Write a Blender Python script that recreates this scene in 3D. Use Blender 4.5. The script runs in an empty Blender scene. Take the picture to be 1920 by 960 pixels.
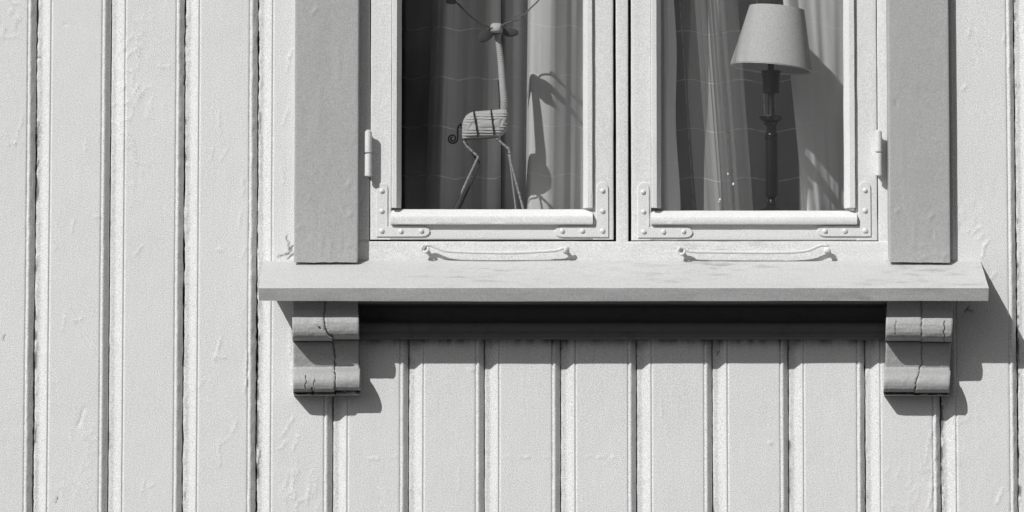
import bpy, bmesh, math, random
import numpy as np
from mathutils import Vector, Matrix

S = bpy.context.scene
COL = S.collection
random.seed(7)

# ------------------------------------------------------------------ camera
H = 2.20                       # height of the middle of the view above the ground
DIST = 7.2                     # camera to wall, metres (long lens)
PITCH = math.radians(4.2)
CX = 0.04
cam_d = bpy.data.cameras.new("camera")
cam = bpy.data.objects.new("camera", cam_d)
COL.objects.link(cam)
CZ = H - DIST * math.tan(PITCH)
cam.location = (CX, -DIST, CZ)
cam.rotation_euler = (math.pi / 2 + PITCH, 0, 0)
cam_d.sensor_width = 36.0
F = 36.0 * (DIST / math.cos(PITCH)) / 1.92
cam_d.lens = F
cam_d.shift_x = -CX / 1.92
cam_d.clip_end = 2000
S.camera = cam

# ------------------------------------------------------------------ light
LA, LB = 0.75, 0.94            # light travels (LA, 1, -LB)
ldir = Vector((LA, 1.0, -LB)).normalized()
sun_d = bpy.data.lights.new("sun", 'SUN')
sun_d.energy = 3.78
sun_d.angle = math.radians(0.5)
sun_d.color = (1.0, 0.995, 0.985)
sun = bpy.data.objects.new("sun", sun_d)
COL.objects.link(sun)
sun.location = (-4, -8, 9)
sun.rotation_euler = ldir.to_track_quat('-Z', 'Y').to_euler()

W = bpy.data.worlds.new("World")
S.world = W
W.use_nodes = True
wn = W.node_tree
bg = wn.nodes['Background']
sky = wn.nodes.new('ShaderNodeTexSky')
sky.sky_type = 'NISHITA'
sky.sun_disc = False
sky.sun_elevation = math.asin(-ldir.z)
sky.sun_rotation = math.atan2(-ldir.x, -ldir.y) % (2 * math.pi)
bw = wn.nodes.new('ShaderNodeRGBToBW')          # the photograph is black and white
wn.links.new(sky.outputs[0], bw.inputs[0])
wn.links.new(bw.outputs[0], bg.inputs['Color'])
bg.inputs['Strength'].default_value = 0.08

S.view_settings.view_transform = 'Standard'
S.view_settings.look = 'None'
S.view_settings.exposure = 0.0
S.view_settings.gamma = 1.0

# ------------------------------------------------------------------ helpers
def P(px, py, y=0.0):
    """photograph pixel -> world x, z on the vertical plane at depth y"""
    rx = ((px - 960) / 1920 + cam_d.shift_x) * 36.0 / F
    ry = ((480 - py) / 1920) * 36.0 / F
    c, s = math.cos(PITCH), math.sin(PITCH)
    t = (y + DIST) / (c - ry * s)
    return CX + t * rx, CZ + t * (s + ry * c)
def PX(px, y=0.0, py=480): return P(px, py, y)[0]
def PZ(py, y=0.0, px=960): return P(px, py, y)[1]
def P3(px, py, y=0.0):
    x, z = P(px, py, y)
    return Vector((x, y, z))

_tab = np.random.RandomState(5).rand(256, 256)
def vnoise(x, y, seed=0):
    x = np.asarray(x, float) + seed * 17.31
    y = np.asarray(y, float) + seed * 9.77
    xi = np.floor(x).astype(int); yi = np.floor(y).astype(int)
    fx = x - xi; fy = y - yi
    fx = fx * fx * (3 - 2 * fx); fy = fy * fy * (3 - 2 * fy)
    a = _tab[xi % 256, yi % 256]; b = _tab[(xi + 1) % 256, yi % 256]
    c = _tab[xi % 256, (yi + 1) % 256]; d = _tab[(xi + 1) % 256, (yi + 1) % 256]
    return ((a * (1 - fx) + b * fx) * (1 - fy) + (c * (1 - fx) + d * fx) * fy) * 2 - 1
def fbm(x, y, seed=0, o=3):
    r = 0; amp = 1.0; f = 1.0
    for k in range(o):
        r = r + amp * vnoise(np.asarray(x) * f, np.asarray(y) * f, seed + k * 3)
        amp *= 0.5; f *= 2.03
    return r / 1.6

ORI = {}
def org(o): return ORI.get(o.name, Vector((0, 0, 0))) if o is not None else Vector((0, 0, 0))
def thing(name, label, cat, loc, group=None):
    o = bpy.data.objects.new(name, None)
    COL.objects.link(o)
    o.location = loc
    o.empty_display_size = 0.05
    o['label'] = label; o['category'] = cat
    if group: o['group'] = group
    ORI[o.name] = Vector(loc)
    return o
def tag(o, label=None, cat=None, group=None, kind=None):
    if label: o['label'] = label
    if cat: o['category'] = cat
    if group: o['group'] = group
    if kind: o['kind'] = kind
    return o
def obj(name, verts, faces, mat, parent=None, at=None, smooth=40, attr=None, uv=None):
    """links one mesh object; verts in world space; at = its own origin"""
    o0 = Vector(at) if at is not None else org(parent)
    me = bpy.data.meshes.new(name)
    V = np.asarray([tuple(v) for v in verts] if not isinstance(verts, np.ndarray) else verts, float) - np.array(o0)
    me.from_pydata(V.tolist(), [], faces)
    me.materials.append(mat)
    if smooth:
        me.polygons.foreach_set('use_smooth', [True] * len(me.polygons))
        me.set_sharp_from_angle(angle=math.radians(smooth))
    if attr is not None:
        for k, vals in attr.items():
            a = me.attributes.new(k, 'FLOAT', 'POINT')
            a.data.foreach_set('value', np.asarray(vals, np.float32))
    if uv is not None:
        ul = me.uv_layers.new(name='UVMap')
        idx = np.empty(len(me.loops), np.int32)
        me.loops.foreach_get('vertex_index', idx)
        ul.data.foreach_set('uv', np.asarray(uv, np.float32)[idx].ravel())
    me.update()
    o = bpy.data.objects.new(name, me)
    COL.objects.link(o)
    if parent is not None: o.parent = parent
    o.location = o0 - org(parent)
    ORI[o.name] = o0
    return o
def copy_part(o, parent, offset):
    c = o.copy(); COL.objects.link(c); c.parent = parent
    c.location = o.location + Vector(offset)
    ORI[c.name] = ORI[o.name] + Vector(offset)
    return c
def join(*ms):
    V = []; Fc = []
    for v, f in ms:
        n = len(V)
        V += [tuple(p) for p in v]
        Fc += [tuple(i + n for i in q) for q in f]
    return V, Fc

def rrect(p0, p1, q0, q1, r, step=0.006):
    """rounded rectangle outline, counter-clockwise, subdivided"""
    pts = []
    def arc(cx, cy, a0):
        for k in range(4):
            a = a0 + k / 3 * math.pi / 2
            pts.append((cx + r * math.cos(a), cy + r * math.sin(a)))
    def line(a, b):
        L = math.hypot(b[0] - a[0], b[1] - a[1]); n = max(1, int(L / step))
        for k in range(1, n): pts.append((a[0] + (b[0] - a[0]) * k / n, a[1] + (b[1] - a[1]) * k / n))
    arc(p1 - r, q1 - r, 0); line((p1 - r, q1), (p0 + r, q1))
    arc(p0 + r, q1 - r, math.pi / 2); line((p0, q1 - r), (p0, q0 + r))
    arc(p0 + r, q0 + r, math.pi); line((p0 + r, q0), (p1 - r, q0))
    arc(p1 - r, q0 + r, 1.5 * math.pi); line((p1, q0 + r), (p1, q1 - r))
    return pts
def densify(pts, step=0.006, closed=True):
    out = []
    n = len(pts)
    for i in range(n if closed else n - 1):
        a = pts[i]; b = pts[(i + 1) % n]
        L = math.hypot(b[0] - a[0], b[1] - a[1]); m = max(1, int(L / step))
        for k in range(m): out.append((a[0] + (b[0] - a[0]) * k / m, a[1] + (b[1] - a[1]) * k / m))
    if not closed: out.append(pts[-1])
    return out
def samples(a0, a1, step, lo=None, hi=None, coarse=0.05):
    """fine steps inside the part of the length near the view, coarse outside"""
    if lo is None: lo, hi = a0, a1
    out = [a0]
    while out[-1] < a1 - 1e-6:
        t = out[-1]
        st = step if lo - 0.01 <= t <= hi else coarse
        out.append(min(a1, t + st))
    return out
def sweep(prof, axis, ts, wob=0.0004, seed=0, extra=None, freq=(60, 25), shear=None):
    """closed profile swept along an axis. axis 'z': profile (x,y); 'x': profile (y,z).
    wob = height of the brushed-paint unevenness, extra(p,q,t) -> added offsets"""
    pr = np.array(prof); n = len(pr); ts = np.array(ts); m = len(ts)
    tang = np.roll(pr, -1, 0) - np.roll(pr, 1, 0)
    nor = np.stack([tang[:, 1], -tang[:, 0]], 1)
    nor /= np.maximum(1e-9, np.linalg.norm(nor, axis=1))[:, None]
    area = 0.5 * np.sum(pr[:, 0] * np.roll(pr[:, 1], -1) - np.roll(pr[:, 0], -1) * pr[:, 1])
    if area < 0: nor = -nor
    Pp = np.repeat(pr[None, :, :], m, 0); T = np.repeat(ts[:, None], n, 1)
    s = Pp[:, :, 0] + 1.3 * Pp[:, :, 1]
    h = wob * (fbm(s * freq[0], T * freq[1], seed, 3) + 0.8 * fbm(s * 9, T * 5, seed + 11, 2))
    Q = Pp + nor[None] * h[:, :, None]
    if extra is not None: Q = Q + extra(Pp, nor, T)
    if axis == 'z': V = np.stack([Q[:, :, 0], Q[:, :, 1], T], 2)
    else: V = np.stack([T, Q[:, :, 0], Q[:, :, 1]], 2)
    if shear is not None: V = shear(V)
    V = V.reshape(-1, 3)
    Fc = []
    flip = (area > 0) == (axis == 'z')
    for j in range(m - 1):
        for i in range(n):
            i2 = (i + 1) % n
            q = (j * n + i, j * n + i2, (j + 1) * n + i2, (j + 1) * n + i)
            Fc.append(q if flip else q[::-1])
    a = tuple(range(n)); b = tuple((m - 1) * n + i for i in range(n))
    Fc.append(a[::-1] if flip else a); Fc.append(b if flip else b[::-1])
    return V, Fc
def tube(pts, rad, n=8, cap=True, ridge=None):
    """round tube along points; rad number or list"""
    pts = [Vector(p) for p in pts]; m = len(pts)
    if not hasattr(rad, '__len__'): rad = [rad] * m
    V = []; Fc = []; up = None
    for i, p in enumerate(pts):
        d = (pts[min(i + 1, m - 1)] - pts[max(i - 1, 0)]).normalized()
        if up is None:
            up = Vector((0, 1, 0)) if abs(d.y) < 0.9 else Vector((1, 0, 0))
        a = (up - d * up.dot(d)).normalized(); up = a
        b = d.cross(a)
        for k in range(n):
            t = 2 * math.pi * k / n
            V.append(p + (a * math.cos(t) + b * math.sin(t)) * rad[i])
    for i in range(m - 1):
        for k in range(n):
            k2 = (k + 1) % n
            Fc.append((i * n + k, i * n + k2, (i + 1) * n + k2, (i + 1) * n + k))
    if cap:
        Fc.append(tuple(range(n))[::-1]); Fc.append(tuple((m - 1) * n + k for k in range(n)))
    return V, Fc
def spline(pts, per=8):
    pts = [Vector(p) for p in pts]; out = []
    for i in range(len(pts) - 1):
        p0 = pts[max(0, i - 1)]; p1 = pts[i]; p2 = pts[i + 1]; p3 = pts[min(len(pts) - 1, i + 2)]
        for k in range(per):
            t = k / per
            out.append(0.5 * ((2 * p1) + (p2 - p0) * t + (2 * p0 - 5 * p1 + 4 * p2 - p3) * t * t
                              + (3 * p1 - p0 - 3 * p2 + p3) * t ** 3))
    out.append(pts[-1]); return out
def lathe(prof, c, n=32, tilt=None):
    """profile (radius, z) about a vertical axis at c (x, y)"""
    V = []; Fc = []; m = len(prof)
    for r, z in prof:
        for k in range(n):
            t = 2 * math.pi * k / n
            V.append(Vector((c[0] + r * math.cos(t), c[1] + r * math.sin(t), z)))
    for j in range(m - 1):
        for k in range(n):
            k2 = (k + 1) % n
            Fc.append((j * n + k, j * n + k2, (j + 1) * n + k2, (j + 1) * n + k))
    if tilt is not None:
        piv, ang = tilt
        R = Matrix.Rotation(ang, 3, 'Y')
        V = [R @ (v - piv) + piv for v in V]
    return V, Fc
def box(x0, x1, y0, y1, z0, z1):
    V = [(x0, y0, z0), (x1, y0, z0), (x1, y1, z0), (x0, y1, z0), (x0, y0, z1), (x1, y0, z1), (x1, y1, z1), (x0, y1, z1)]
    return V, [(0, 3, 2, 1), (4, 5, 6, 7), (0, 1, 5, 4), (1, 2, 6, 5), (2, 3, 7, 6), (3, 0, 4, 7)]
def blob(c, r, n=12, m=8, power=1.0, seed=0, noise=0.0):
    c = Vector(c); V = []; Fc = []
    def sp(v): return math.copysign(abs(v) ** power, v)
    for j in range(m + 1):
        ph = -math.pi / 2 + math.pi * j / m
        for k in range(n):
            th = 2 * math.pi * k / n
            d = Vector((sp(math.cos(ph)) * sp(math.cos(th)), sp(math.cos(ph)) * sp(math.sin(th)), sp(math.sin(ph))))
            s = 1 + noise * float(vnoise(k * 0.9 + seed, j * 0.9))
            V.append(c + Vector((d.x * r[0], d.y * r[1], d.z * r[2])) * s)
    for j in range(m):
        for k in range(n):
            k2 = (k + 1) % n
            Fc.append((j * n + k, j * n + k2, (j + 1) * n + k2, (j + 1) * n + k))
    return V, Fc

# ------------------------------------------------------------------ materials
def mat_new(name):
    m = bpy.data.materials.new(name); m.use_nodes = True
    nt = m.node_tree
    return m, nt, nt.nodes['Principled BSDF'], nt.nodes['Material Output']
def N(nt, kind, **kw):
    n = nt.nodes.new(kind)
    for k, v in kw.items():
        if k.startswith('i_'): n.inputs[k[2:].replace('_', ' ')].default_value = v
        else: setattr(n, k, v)
    return n
def math_n(nt, op, a, b=None, clamp=False):
    n = nt.nodes.new('ShaderNodeMath'); n.operation = op; n.use_clamp = clamp
    for i, v in enumerate((a, b)):
        if v is None: continue
        if isinstance(v, (int, float)): n.inputs[i].default_value = v
        else: nt.links.new(v, n.inputs[i])
    return n.outputs[0]
def noise_n(nt, vec, scale, detail=2.0, rough=0.5, stretch=None):
    if stretch:
        mp = nt.nodes.new('ShaderNodeMapping'); mp.inputs['Scale'].default_value = stretch
        nt.links.new(vec, mp.inputs['Vector']); vec = mp.outputs[0]
    n = nt.nodes.new('ShaderNodeTexNoise')
    n.inputs['Scale'].default_value = scale; n.inputs['Detail'].default_value = detail
    n.inputs['Roughness'].default_value = rough
    nt.links.new(vec, n.inputs['Vector'])
    return n.outputs['Fac']
def ramp01(nt, v, lo, hi):
    n = nt.nodes.new('ShaderNodeMapRange'); n.clamp = True
    n.inputs['From Min'].default_value = lo; n.inputs['From Max'].default_value = hi
    nt.links.new(v, n.inputs['Value']); return n.outputs[0]
def paint(name, base, rough=0.55, grain=0.10, streak=(1, 1, 0.06), bump=0.35, dirt_and_shade=None, stain=0.0, stain_dir=(1, 1, 1), dirt_and_shade_col=0.05, spec=0.3):
    """oil paint on wood: fine grain, brush streaks, faint staining"""
    m, nt, b, out = mat_new(name)
    tc = nt.nodes.new('ShaderNodeTexCoord').outputs['Object']
    g = noise_n(nt, tc, 620, 0.5, 0.5)
    s = noise_n(nt, tc, 260, 3, 0.6, streak)
    l = noise_n(nt, tc, 7, 3, 0.55)
    v = math_n(nt, 'MULTIPLY_ADD', math_n(nt, 'SUBTRACT', g, 0.5), grain * 2.6)
    v.node.inputs[2].default_value = 1.0
    v2 = math_n(nt, 'MULTIPLY_ADD', math_n(nt, 'SUBTRACT', s, 0.5), grain * 0.25)
    v2.node.inputs[2].default_value = 1.0
    v3 = math_n(nt, 'MULTIPLY_ADD', math_n(nt, 'SUBTRACT', l, 0.5), 0.10)
    v3.node.inputs[2].default_value = 1.0
    val = math_n(nt, 'MULTIPLY', math_n(nt, 'MULTIPLY', math_n(nt, 'MULTIPLY', v, v2), v3), base)
    if stain:
        st = noise_n(nt, tc, 48, 4, 0.65, stain_dir)
        st2 = noise_n(nt, tc, 5.5, 2, 0.5, (0.7, 1, 1))
        k = math_n(nt, 'MULTIPLY', ramp01(nt, st, 0.5, 0.72), ramp01(nt, st2, 0.44, 0.66))
        k = math_n(nt, 'MULTIPLY', k, stain)
        val = math_n(nt, 'MULTIPLY', val, math_n(nt, 'SUBTRACT', 1.0, k))
    if dirt_and_shade:
        at = nt.nodes.new('ShaderNodeAttribute'); at.attribute_name = dirt_and_shade
        mx = nt.nodes.new('ShaderNodeMix'); mx.data_type = 'FLOAT'; mx.clamp_factor = True
        nt.links.new(at.outputs['Fac'], mx.inputs[0]); nt.links.new(val, mx.inputs[2]); mx.inputs[3].default_value = dirt_and_shade_col
        val = mx.outputs[0]
    cb = nt.nodes.new('ShaderNodeCombineColor')
    for i in range(3): nt.links.new(val, cb.inputs[i])
    nt.links.new(cb.outputs[0], b.inputs['Base Color'])
    b.inputs['Roughness'].default_value = rough
    b.inputs['Specular IOR Level'].default_value = spec
    hgt = math_n(nt, 'ADD', math_n(nt, 'MULTIPLY', g, 0.5), s)
    bp = nt.nodes.new('ShaderNodeBump'); bp.inputs['Strength'].default_value = bump; bp.inputs['Distance'].default_value = 0.0006
    nt.links.new(hgt, bp.inputs['Height']); nt.links.new(bp.outputs[0], b.inputs['Normal'])
    return m
def plain(name, base, rough=0.6, metal=0.0, grain=0.1, scale=300):
    m, nt, b, out = mat_new(name)
    tc = nt.nodes.new('ShaderNodeTexCoord').outputs['Object']
    g = noise_n(nt, tc, scale, 2)
    v = math_n(nt, 'MULTIPLY_ADD', math_n(nt, 'SUBTRACT', g, 0.5), grain * 2 * base); v.node.inputs[2].default_value = base
    cb = nt.nodes.new('ShaderNodeCombineColor')
    for i in range(3): nt.links.new(v, cb.inputs[i])
    nt.links.new(cb.outputs[0], b.inputs['Base Color'])
    b.inputs['Roughness'].default_value = rough; b.inputs['Metallic'].default_value = metal
    return m
def fabric(name, base, line=0.4, du=0.075, dv=0.0975, lw=0.0022, weave=0.25, trans=0.0, voff=0.0, vline=1.0):
    """woven curtain cloth with a thin pale window-pane check, in cloth coordinates"""
    m, nt, b, out = mat_new(name)
    uv = nt.nodes.new('ShaderNodeUVMap').outputs[0]
    sp = nt.nodes.new('ShaderNodeSeparateXYZ'); nt.links.new(uv, sp.inputs[0])
    wob = noise_n(nt, uv, 60, 2)
    def stripe(c, d, off=0.0):
        f = math_n(nt, 'FRACT', math_n(nt, 'ADD', math_n(nt, 'DIVIDE', c, d), off))
        a = math_n(nt, 'ABSOLUTE', math_n(nt, 'SUBTRACT', f, 0.5))
        k = math_n(nt, 'LESS_THAN', a, lw / d * 0.5)
        return k
    hl = stripe(sp.outputs[1], dv, voff); vl = math_n(nt, 'MULTIPLY', stripe(sp.outputs[0], du), vline)
    ln = math_n(nt, 'MAXIMUM', hl, vl)
    ln = math_n(nt, 'MULTIPLY', ln, ramp01(nt, wob, 0.25, 0.6))
    wv = noise_n(nt, uv, 700, 1, 0.5, (1, 4, 1)); wh = noise_n(nt, uv, 700, 1, 0.5, (4, 1, 1))
    w = math_n(nt, 'ADD', wv, wh)
    v = math_n(nt, 'MULTIPLY_ADD', math_n(nt, 'SUBTRACT', w, 1.0), weave * base * 2); v.node.inputs[2].default_value = base
    mx = nt.nodes.new('ShaderNodeMix'); mx.data_type = 'FLOAT'
    nt.links.new(ln, mx.inputs[0]); nt.links.new(v, mx.inputs[2]); mx.inputs[3].default_value = line
    cb = nt.nodes.new('ShaderNodeCombineColor')
    for i in range(3): nt.links.new(mx.outputs[0], cb.inputs[i])
    nt.links.new(cb.outputs[0], b.inputs['Base Color'])
    b.inputs['Roughness'].default_value = 0.9; b.inputs['Specular IOR Level'].default_value = 0.1
    if trans > 0:
        tr = nt.nodes.new('ShaderNodeBsdfTransparent'); ms = nt.nodes.new('ShaderNodeMixShader')
        ms.inputs[0].default_value = 1 - trans
        nt.links.new(tr.outputs[0], ms.inputs[1]); nt.links.new(b.outputs[0], ms.inputs[2])
        nt.links.new(ms.outputs[0], out.inputs['Surface'])
    return m
def glass_mat():
    m, nt, b, out = mat_new('window_glass')
    nt.nodes.remove(b)
    tr = nt.nodes.new('ShaderNodeBsdfTransparent'); tr.inputs[0].default_value = (0.96, 0.96, 0.96, 1)
    gl = nt.nodes.new('ShaderNodeBsdfGlossy'); gl.inputs['Roughness'].default_value = 0.02
    df = nt.nodes.new('ShaderNodeBsdfDiffuse'); df.inputs[0].default_value = (0.8, 0.8, 0.8, 1)
    tc = nt.nodes.new('ShaderNodeTexCoord').outputs['Object']
    n = noise_n(nt, tc, 3, 2); bp = nt.nodes.new('ShaderNodeBump'); bp.inputs['Strength'].default_value = 0.08; bp.inputs['Distance'].default_value = 0.01
    nt.links.new(n, bp.inputs['Height']); nt.links.new(bp.outputs[0], gl.inputs['Normal'])
    fr = nt.nodes.new('ShaderNodeFresnel')
    geo = nt.nodes.new('ShaderNodeNewGeometry')          # both faces of the thin pane reflect alike
    ior = math_n(nt, 'POWER', 1.3, math_n(nt, 'SUBTRACT', 1.0, math_n(nt, 'MULTIPLY', geo.outputs['Backfacing'], 2.0)))
    nt.links.new(ior, fr.inputs[0])
    mx = nt.nodes.new('ShaderNodeMixShader'); nt.links.new(fr.outputs[0], mx.inputs[0])
    dust = nt.nodes.new('ShaderNodeMixShader')          # a film of dust, streaky
    d = noise_n(nt, tc, 4, 5, 0.6, (1.3, 1, 0.45))
    nt.links.new(math_n(nt, 'MULTIPLY', ramp01(nt, d, 0.2, 0.8), 0.022), dust.inputs[0])
    nt.links.new(tr.outputs[0], dust.inputs[1]); nt.links.new(df.outputs[0], dust.inputs[2])
    nt.links.new(dust.outputs[0], mx.inputs[1]); nt.links.new(gl.outputs[0], mx.inputs[2])
    nt.links.new(mx.outputs[0], out.inputs['Surface'])
    return m

M_WALL = paint('white_wall_paint', 0.67, 0.45, 0.45, dirt_and_shade='dirt_and_shade', dirt_and_shade_col=0.035, bump=0.12)
M_FRAME = paint('white_window_paint', 0.66, 0.45, 0.27)
M_BEAD = paint('fresh_white_paint', 0.72, 0.4, 0.25)
M_FRAMEH = paint('white_rail_paint', 0.66, 0.45, 0.3, streak=(0.06, 1, 1), stain=0.3, stain_dir=(0.3, 1, 2))
M_SILL = paint('weathered_sill_paint', 0.53, 0.55, 0.32, streak=(0.05, 1, 1), bump=0.5, stain=0.45, stain_dir=(0.35, 1.2, 1.2))
M_GREY = paint('grey_trim_paint', 0.38, 0.5, 0.26, stain=0.06)
M_GREYB = paint('grey_bracket_paint', 0.385, 0.5, 0.3, streak=(0.1, 1, 1), dirt_and_shade='dirt_and_shade', dirt_and_shade_col=0.015)
M_GREYH = paint('shade_grey_moulding_paint', 0.125, 0.6, 0.09, streak=(0.05, 1, 1), stain=0.3)  # colour set darker than the trim to deepen the shade under the sill
M_IRON = paint('white_painted_iron', 0.66, 0.4, 0.25)
M_GLASS = glass_mat()
M_WIRE = plain('black_wire', 0.02, 0.45)
M_ROPE = plain('pale_rope', 0.44, 0.9, grain=0.35, scale=700)
M_ROPED = plain('dark_rope', 0.035, 0.9, grain=0.4, scale=700)
M_BAMB = plain('bamboo_wrap', 0.27, 0.7, grain=0.4, scale=400)
M_BRASS = plain('dark_bronze', 0.012, 0.3, 0.35)
M_BLACK = plain('black_socket', 0.006, 0.5)
M_SHADE = plain('linen_shade', 0.465, 0.9, grain=0.4, scale=420)
M_RIM = plain('shade_rim', 0.75, 0.4)
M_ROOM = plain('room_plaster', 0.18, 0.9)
M_LEDGE = plain('ledge_paint', 0.72, 0.7)
M_GROUND = plain('dark_asphalt', 0.05, 0.9, grain=0.4, scale=20)
M_CURT_D = fabric('dark_check_cloth', 0.03, 0.16)  # frame shadow on this cloth is put into its near-black colour
M_CURT_A = fabric('charcoal_check_cloth', 0.58, 0.95, vline=0.0, voff=0.12)
M_CURT_B = fabric('grey_check_cloth', 0.52, 0.64, vline=0.0, voff=0.1)
M_CURT_R = fabric('dark_open_weave_cloth', 0.32, 0.68, weave=0.5, voff=0.08)
M_SHEER = fabric('sheer_voile', 0.7, 0.8, weave=0.2, trans=0.91, vline=0.0)
M_CURT_E = fabric('white_voile', 0.8, 0.88, vline=0.0, voff=0.05)
M_CURT_P = fabric('pale_voile', 0.8, 0.88, vline=0.0, voff=0.05)

# ------------------------------------------------------------------ setting
def ground():
    n = 40; L = 400.0
    V = []; Fc = []
    for j in range(n + 1):
        for i in range(n + 1): V.append((-L + 2 * L * i / n, -L + 2 * L * j / n, 0.0))
    for j in range(n):
        for i in range(n):
            a = j * (n + 1) + i; Fc.append((a, a + 1, a + n + 2, a + n + 1))
    tag(obj('ground', V, Fc, M_GROUND), kind='structure')
ground()
OX0, OX1 = PX(668), PX(1668)           # window opening
OZ0, OZ1 = PZ(500), H + 1.06
XL, XR, ZT = -1.75, 1.75, H + 1.7
core = join(box(XL, OX0, 0.032, 0.20, 0.0, ZT), box(OX1, XR, 0.032, 0.20, 0.0, ZT),
            box(OX0 + 0.0005, OX1 - 0.0005, 0.032, 0.20, 0.0, OZ0), box(OX0 + 0.0005, OX1 - 0.0005, 0.032, 0.20, OZ1, ZT))
tag(obj('wall_core', *core, M_ROOM, smooth=0), kind='structure')
rb = box(-1.7, 1.7, 0.202, 3.2, 0.9, H + 1.6)
room_faces = [f[::-1] for f in rb[1]]
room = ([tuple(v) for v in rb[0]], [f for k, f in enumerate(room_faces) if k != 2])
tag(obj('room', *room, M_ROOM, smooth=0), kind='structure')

# unseen house added across the street, darkens pane reflections and blocks low sky
def opposite_house():
    y = -27.0
    h = thing('added_timber_house', 'added dark timber house across the street, unseen, darkens the panes and blocks low sky', 'house', (0, y, 0))
    M = plain('dark_timber', 0.07, 0.8, grain=0.3, scale=8); MR = plain('slate_roof', 0.06, 0.8, grain=0.3, scale=6)
    obj('wall', *box(-18, 18, y - 8, y, 0, 6.2), M, h, smooth=0)
    V = [(-18.5, y + .6, 6.0), (18.5, y + .6, 6.0), (18.5, y - 4, 9.2), (-18.5, y - 4, 9.2), (-18.5, y - 8.6, 6.0), (18.5, y - 8.6, 6.0)]
    obj('roof', V, [(0, 1, 2, 3), (3, 2, 5, 4), (0, 3, 4), (1, 5, 2), (0, 4, 5, 1)], MR, h, smooth=0)
    for k in range(6):
        for lv in (1.1, 4.0):
            x = -15 + k * 6
            f = obj('window', *join(box(x - .75, x + .75, y, y + .08, lv, lv + .1), box(x - .75, x + .75, y, y + .08, lv + 1.5, lv + 1.6), box(x - .75, x - .65, y, y + .08, lv + .1, lv + 1.5), box(x + .65, x + .75, y, y + .08, lv + .1, lv + 1.5)), M_FRAME, h, smooth=0)
            obj('pane', *box(x - .65, x + .65, y, y + .02, lv + .1, lv + 1.5), M_BLACK, f, smooth=0)
opposite_house()
# ------------------------------------------------------------------ the board wall
SEAM = [-214, -76, 64, 204, 343.5, 481.5, 624, 766, 908, 1051, 1193.5, 1336, 1478.5, 1622.5, 1763, 1907, 2048, 2190]
ROUGH = {64: 1.0, 343.5: 1.0, 481.5: 1.2, 204: 0.25, 624: 0.4, 1622.5: 0.7, 1763: 1.0, 1907: 1.0}
SX = [PX(s, 0.0, 700 if 500 < s < 1700 else 520) for s in SEAM]
wall = thing('board_wall', 'white painted wall of upright boards with beaded edges around the window', 'wall', (0, 0, 0))
# paint blisters, runs, nail lines and gouges: px, py, length, angle deg, width, height (mm)
MARKS = [(310, 126, 18, 10, 3, .9), (298, 122, 9, 80, 3, .8), (152, 783, 34, 70, 4, -1.2), (412, 230, 40, 95, 3, .7), (420, 290, 26, 60, 3, .7),
         (398, 288, 22, 80, 4, .6), (412, 850, 46, 92, 4, .7), (424, 825, 16, 40, 3, .6), (440, 800, 18, 70, 4, .7), (409, 655, 40, 75, 4, .8),
         (415, 670, 16, 0, 4, .7), (462, 690, 60, 88, 3, 1.0), (462, 720, 40, 80, 3, .9), (136, 425, 26, 80, 3, .8), (160, 275, 14, 85, 3, .7),
         (182, 408, 6, 0, 4, 1.0), (122, 45, 5, 0, 3, -1.2), (36, 245, 60, 75, 3, .7), (28, 268, 30, 10, 3, .6), (260, 470, 22, 60, 3, .7),
         (120, 605, 34, 80, 4, .6), (145, 600, 16, 20, 4, .6), (268, 912, 18, 85, 3, .8), (284, 910, 12, 20, 3, .7), (412, 470, 6, 0, 5, 1.2),
         (456, 350, 30, 88, 4, .8), (450, 410, 24, 80, 3, .8), (460, 470, 30, 60, 3, .7), (540, 120, 30, 80, 4, .8), (546, 100, 20, 60, 4, .8),
         (536, 220, 30, 70, 4, .7), (530, 330, 30, 95, 4, .7), (540, 800, 40, 60, 4, .8), (555, 830, 30, 70, 4, .7), (530, 835, 20, 40, 4, .7),
         (545, 640, 50, 88, 5, .9), (548, 700, 60, 90, 4, .9), (700, 860, 18, 0, 2.5, .9), (708, 860, 3, 90, 3, 1.0), (740, 858, 5, 0, 2.5, .7),
         (950, 857, 9, 0, 2.5, 1.0), (984, 858, 16, 0, 2.5, 1.0), (1025, 857, 5, 0, 2.5, .8), (1105, 857, 11, 0, 2.5, 1.0), (1128, 856, 14, 4, 2.5, 1.0),
         (1150, 858, 7, 0, 2.5, .7), (884, 694, 8, 0, 4, .8), (1445, 830, 4, 0, 4, 1.6), (1740, 840, 60, 80, 4, .8), (1750, 880, 70, 85, 4, .9),
         (1745, 930, 40, 75, 5, .9), (1755, 780, 40, 85, 4, .9), (1845, 470, 24, 70, 4, .9), (1860, 520, 22, 60, 4, .9), (1850, 590, 26, 85, 4, .9),
         (1872, 600, 18, 70, 4, .8), (1830, 430, 18, 40, 4, .9), (1818, 60, 10, 70, 5, .9), (1884, 70, 16, 80, 5, .9), (1808, 165, 10, 60, 5, 1.0),
         (1850, 455, 14, 50, 4, .8), (1838, 445, 9, 20, 4, .9), (1875, 930, 30, 70, 5, .8), (860, 900, 40, 88, 5, .4), (1240, 765, 30, 88, 5, .4)]
CHIPS = [(8, 634, 9, 95, 3), (540, 455, 26, 100, 3.2), (545, 470, 22, 60, 4), (531, 478, 22, 10, 4), (546, 480, 16, 30, 4.5), (1347, 662, 7, 60, 3),
         (68, 310, 20, 75, 3.4), (70, 240, 26, 85, 3), (71, 108, 6, 0, 3), (345, 145, 24, 85, 3.5), (484, 250, 26, 88, 3.5), (483, 70, 20, 88, 3),
         (484, 300, 20, 85, 3), (483, 715, 20, 85, 3), (486, 860, 30, 80, 3), (1817, 583, 14, 0, 4), (1812, 580, 12, 60, 4), (1909, 640, 60, 88, 3.5), (107, 938, 8, 80, 2.5)]
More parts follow.
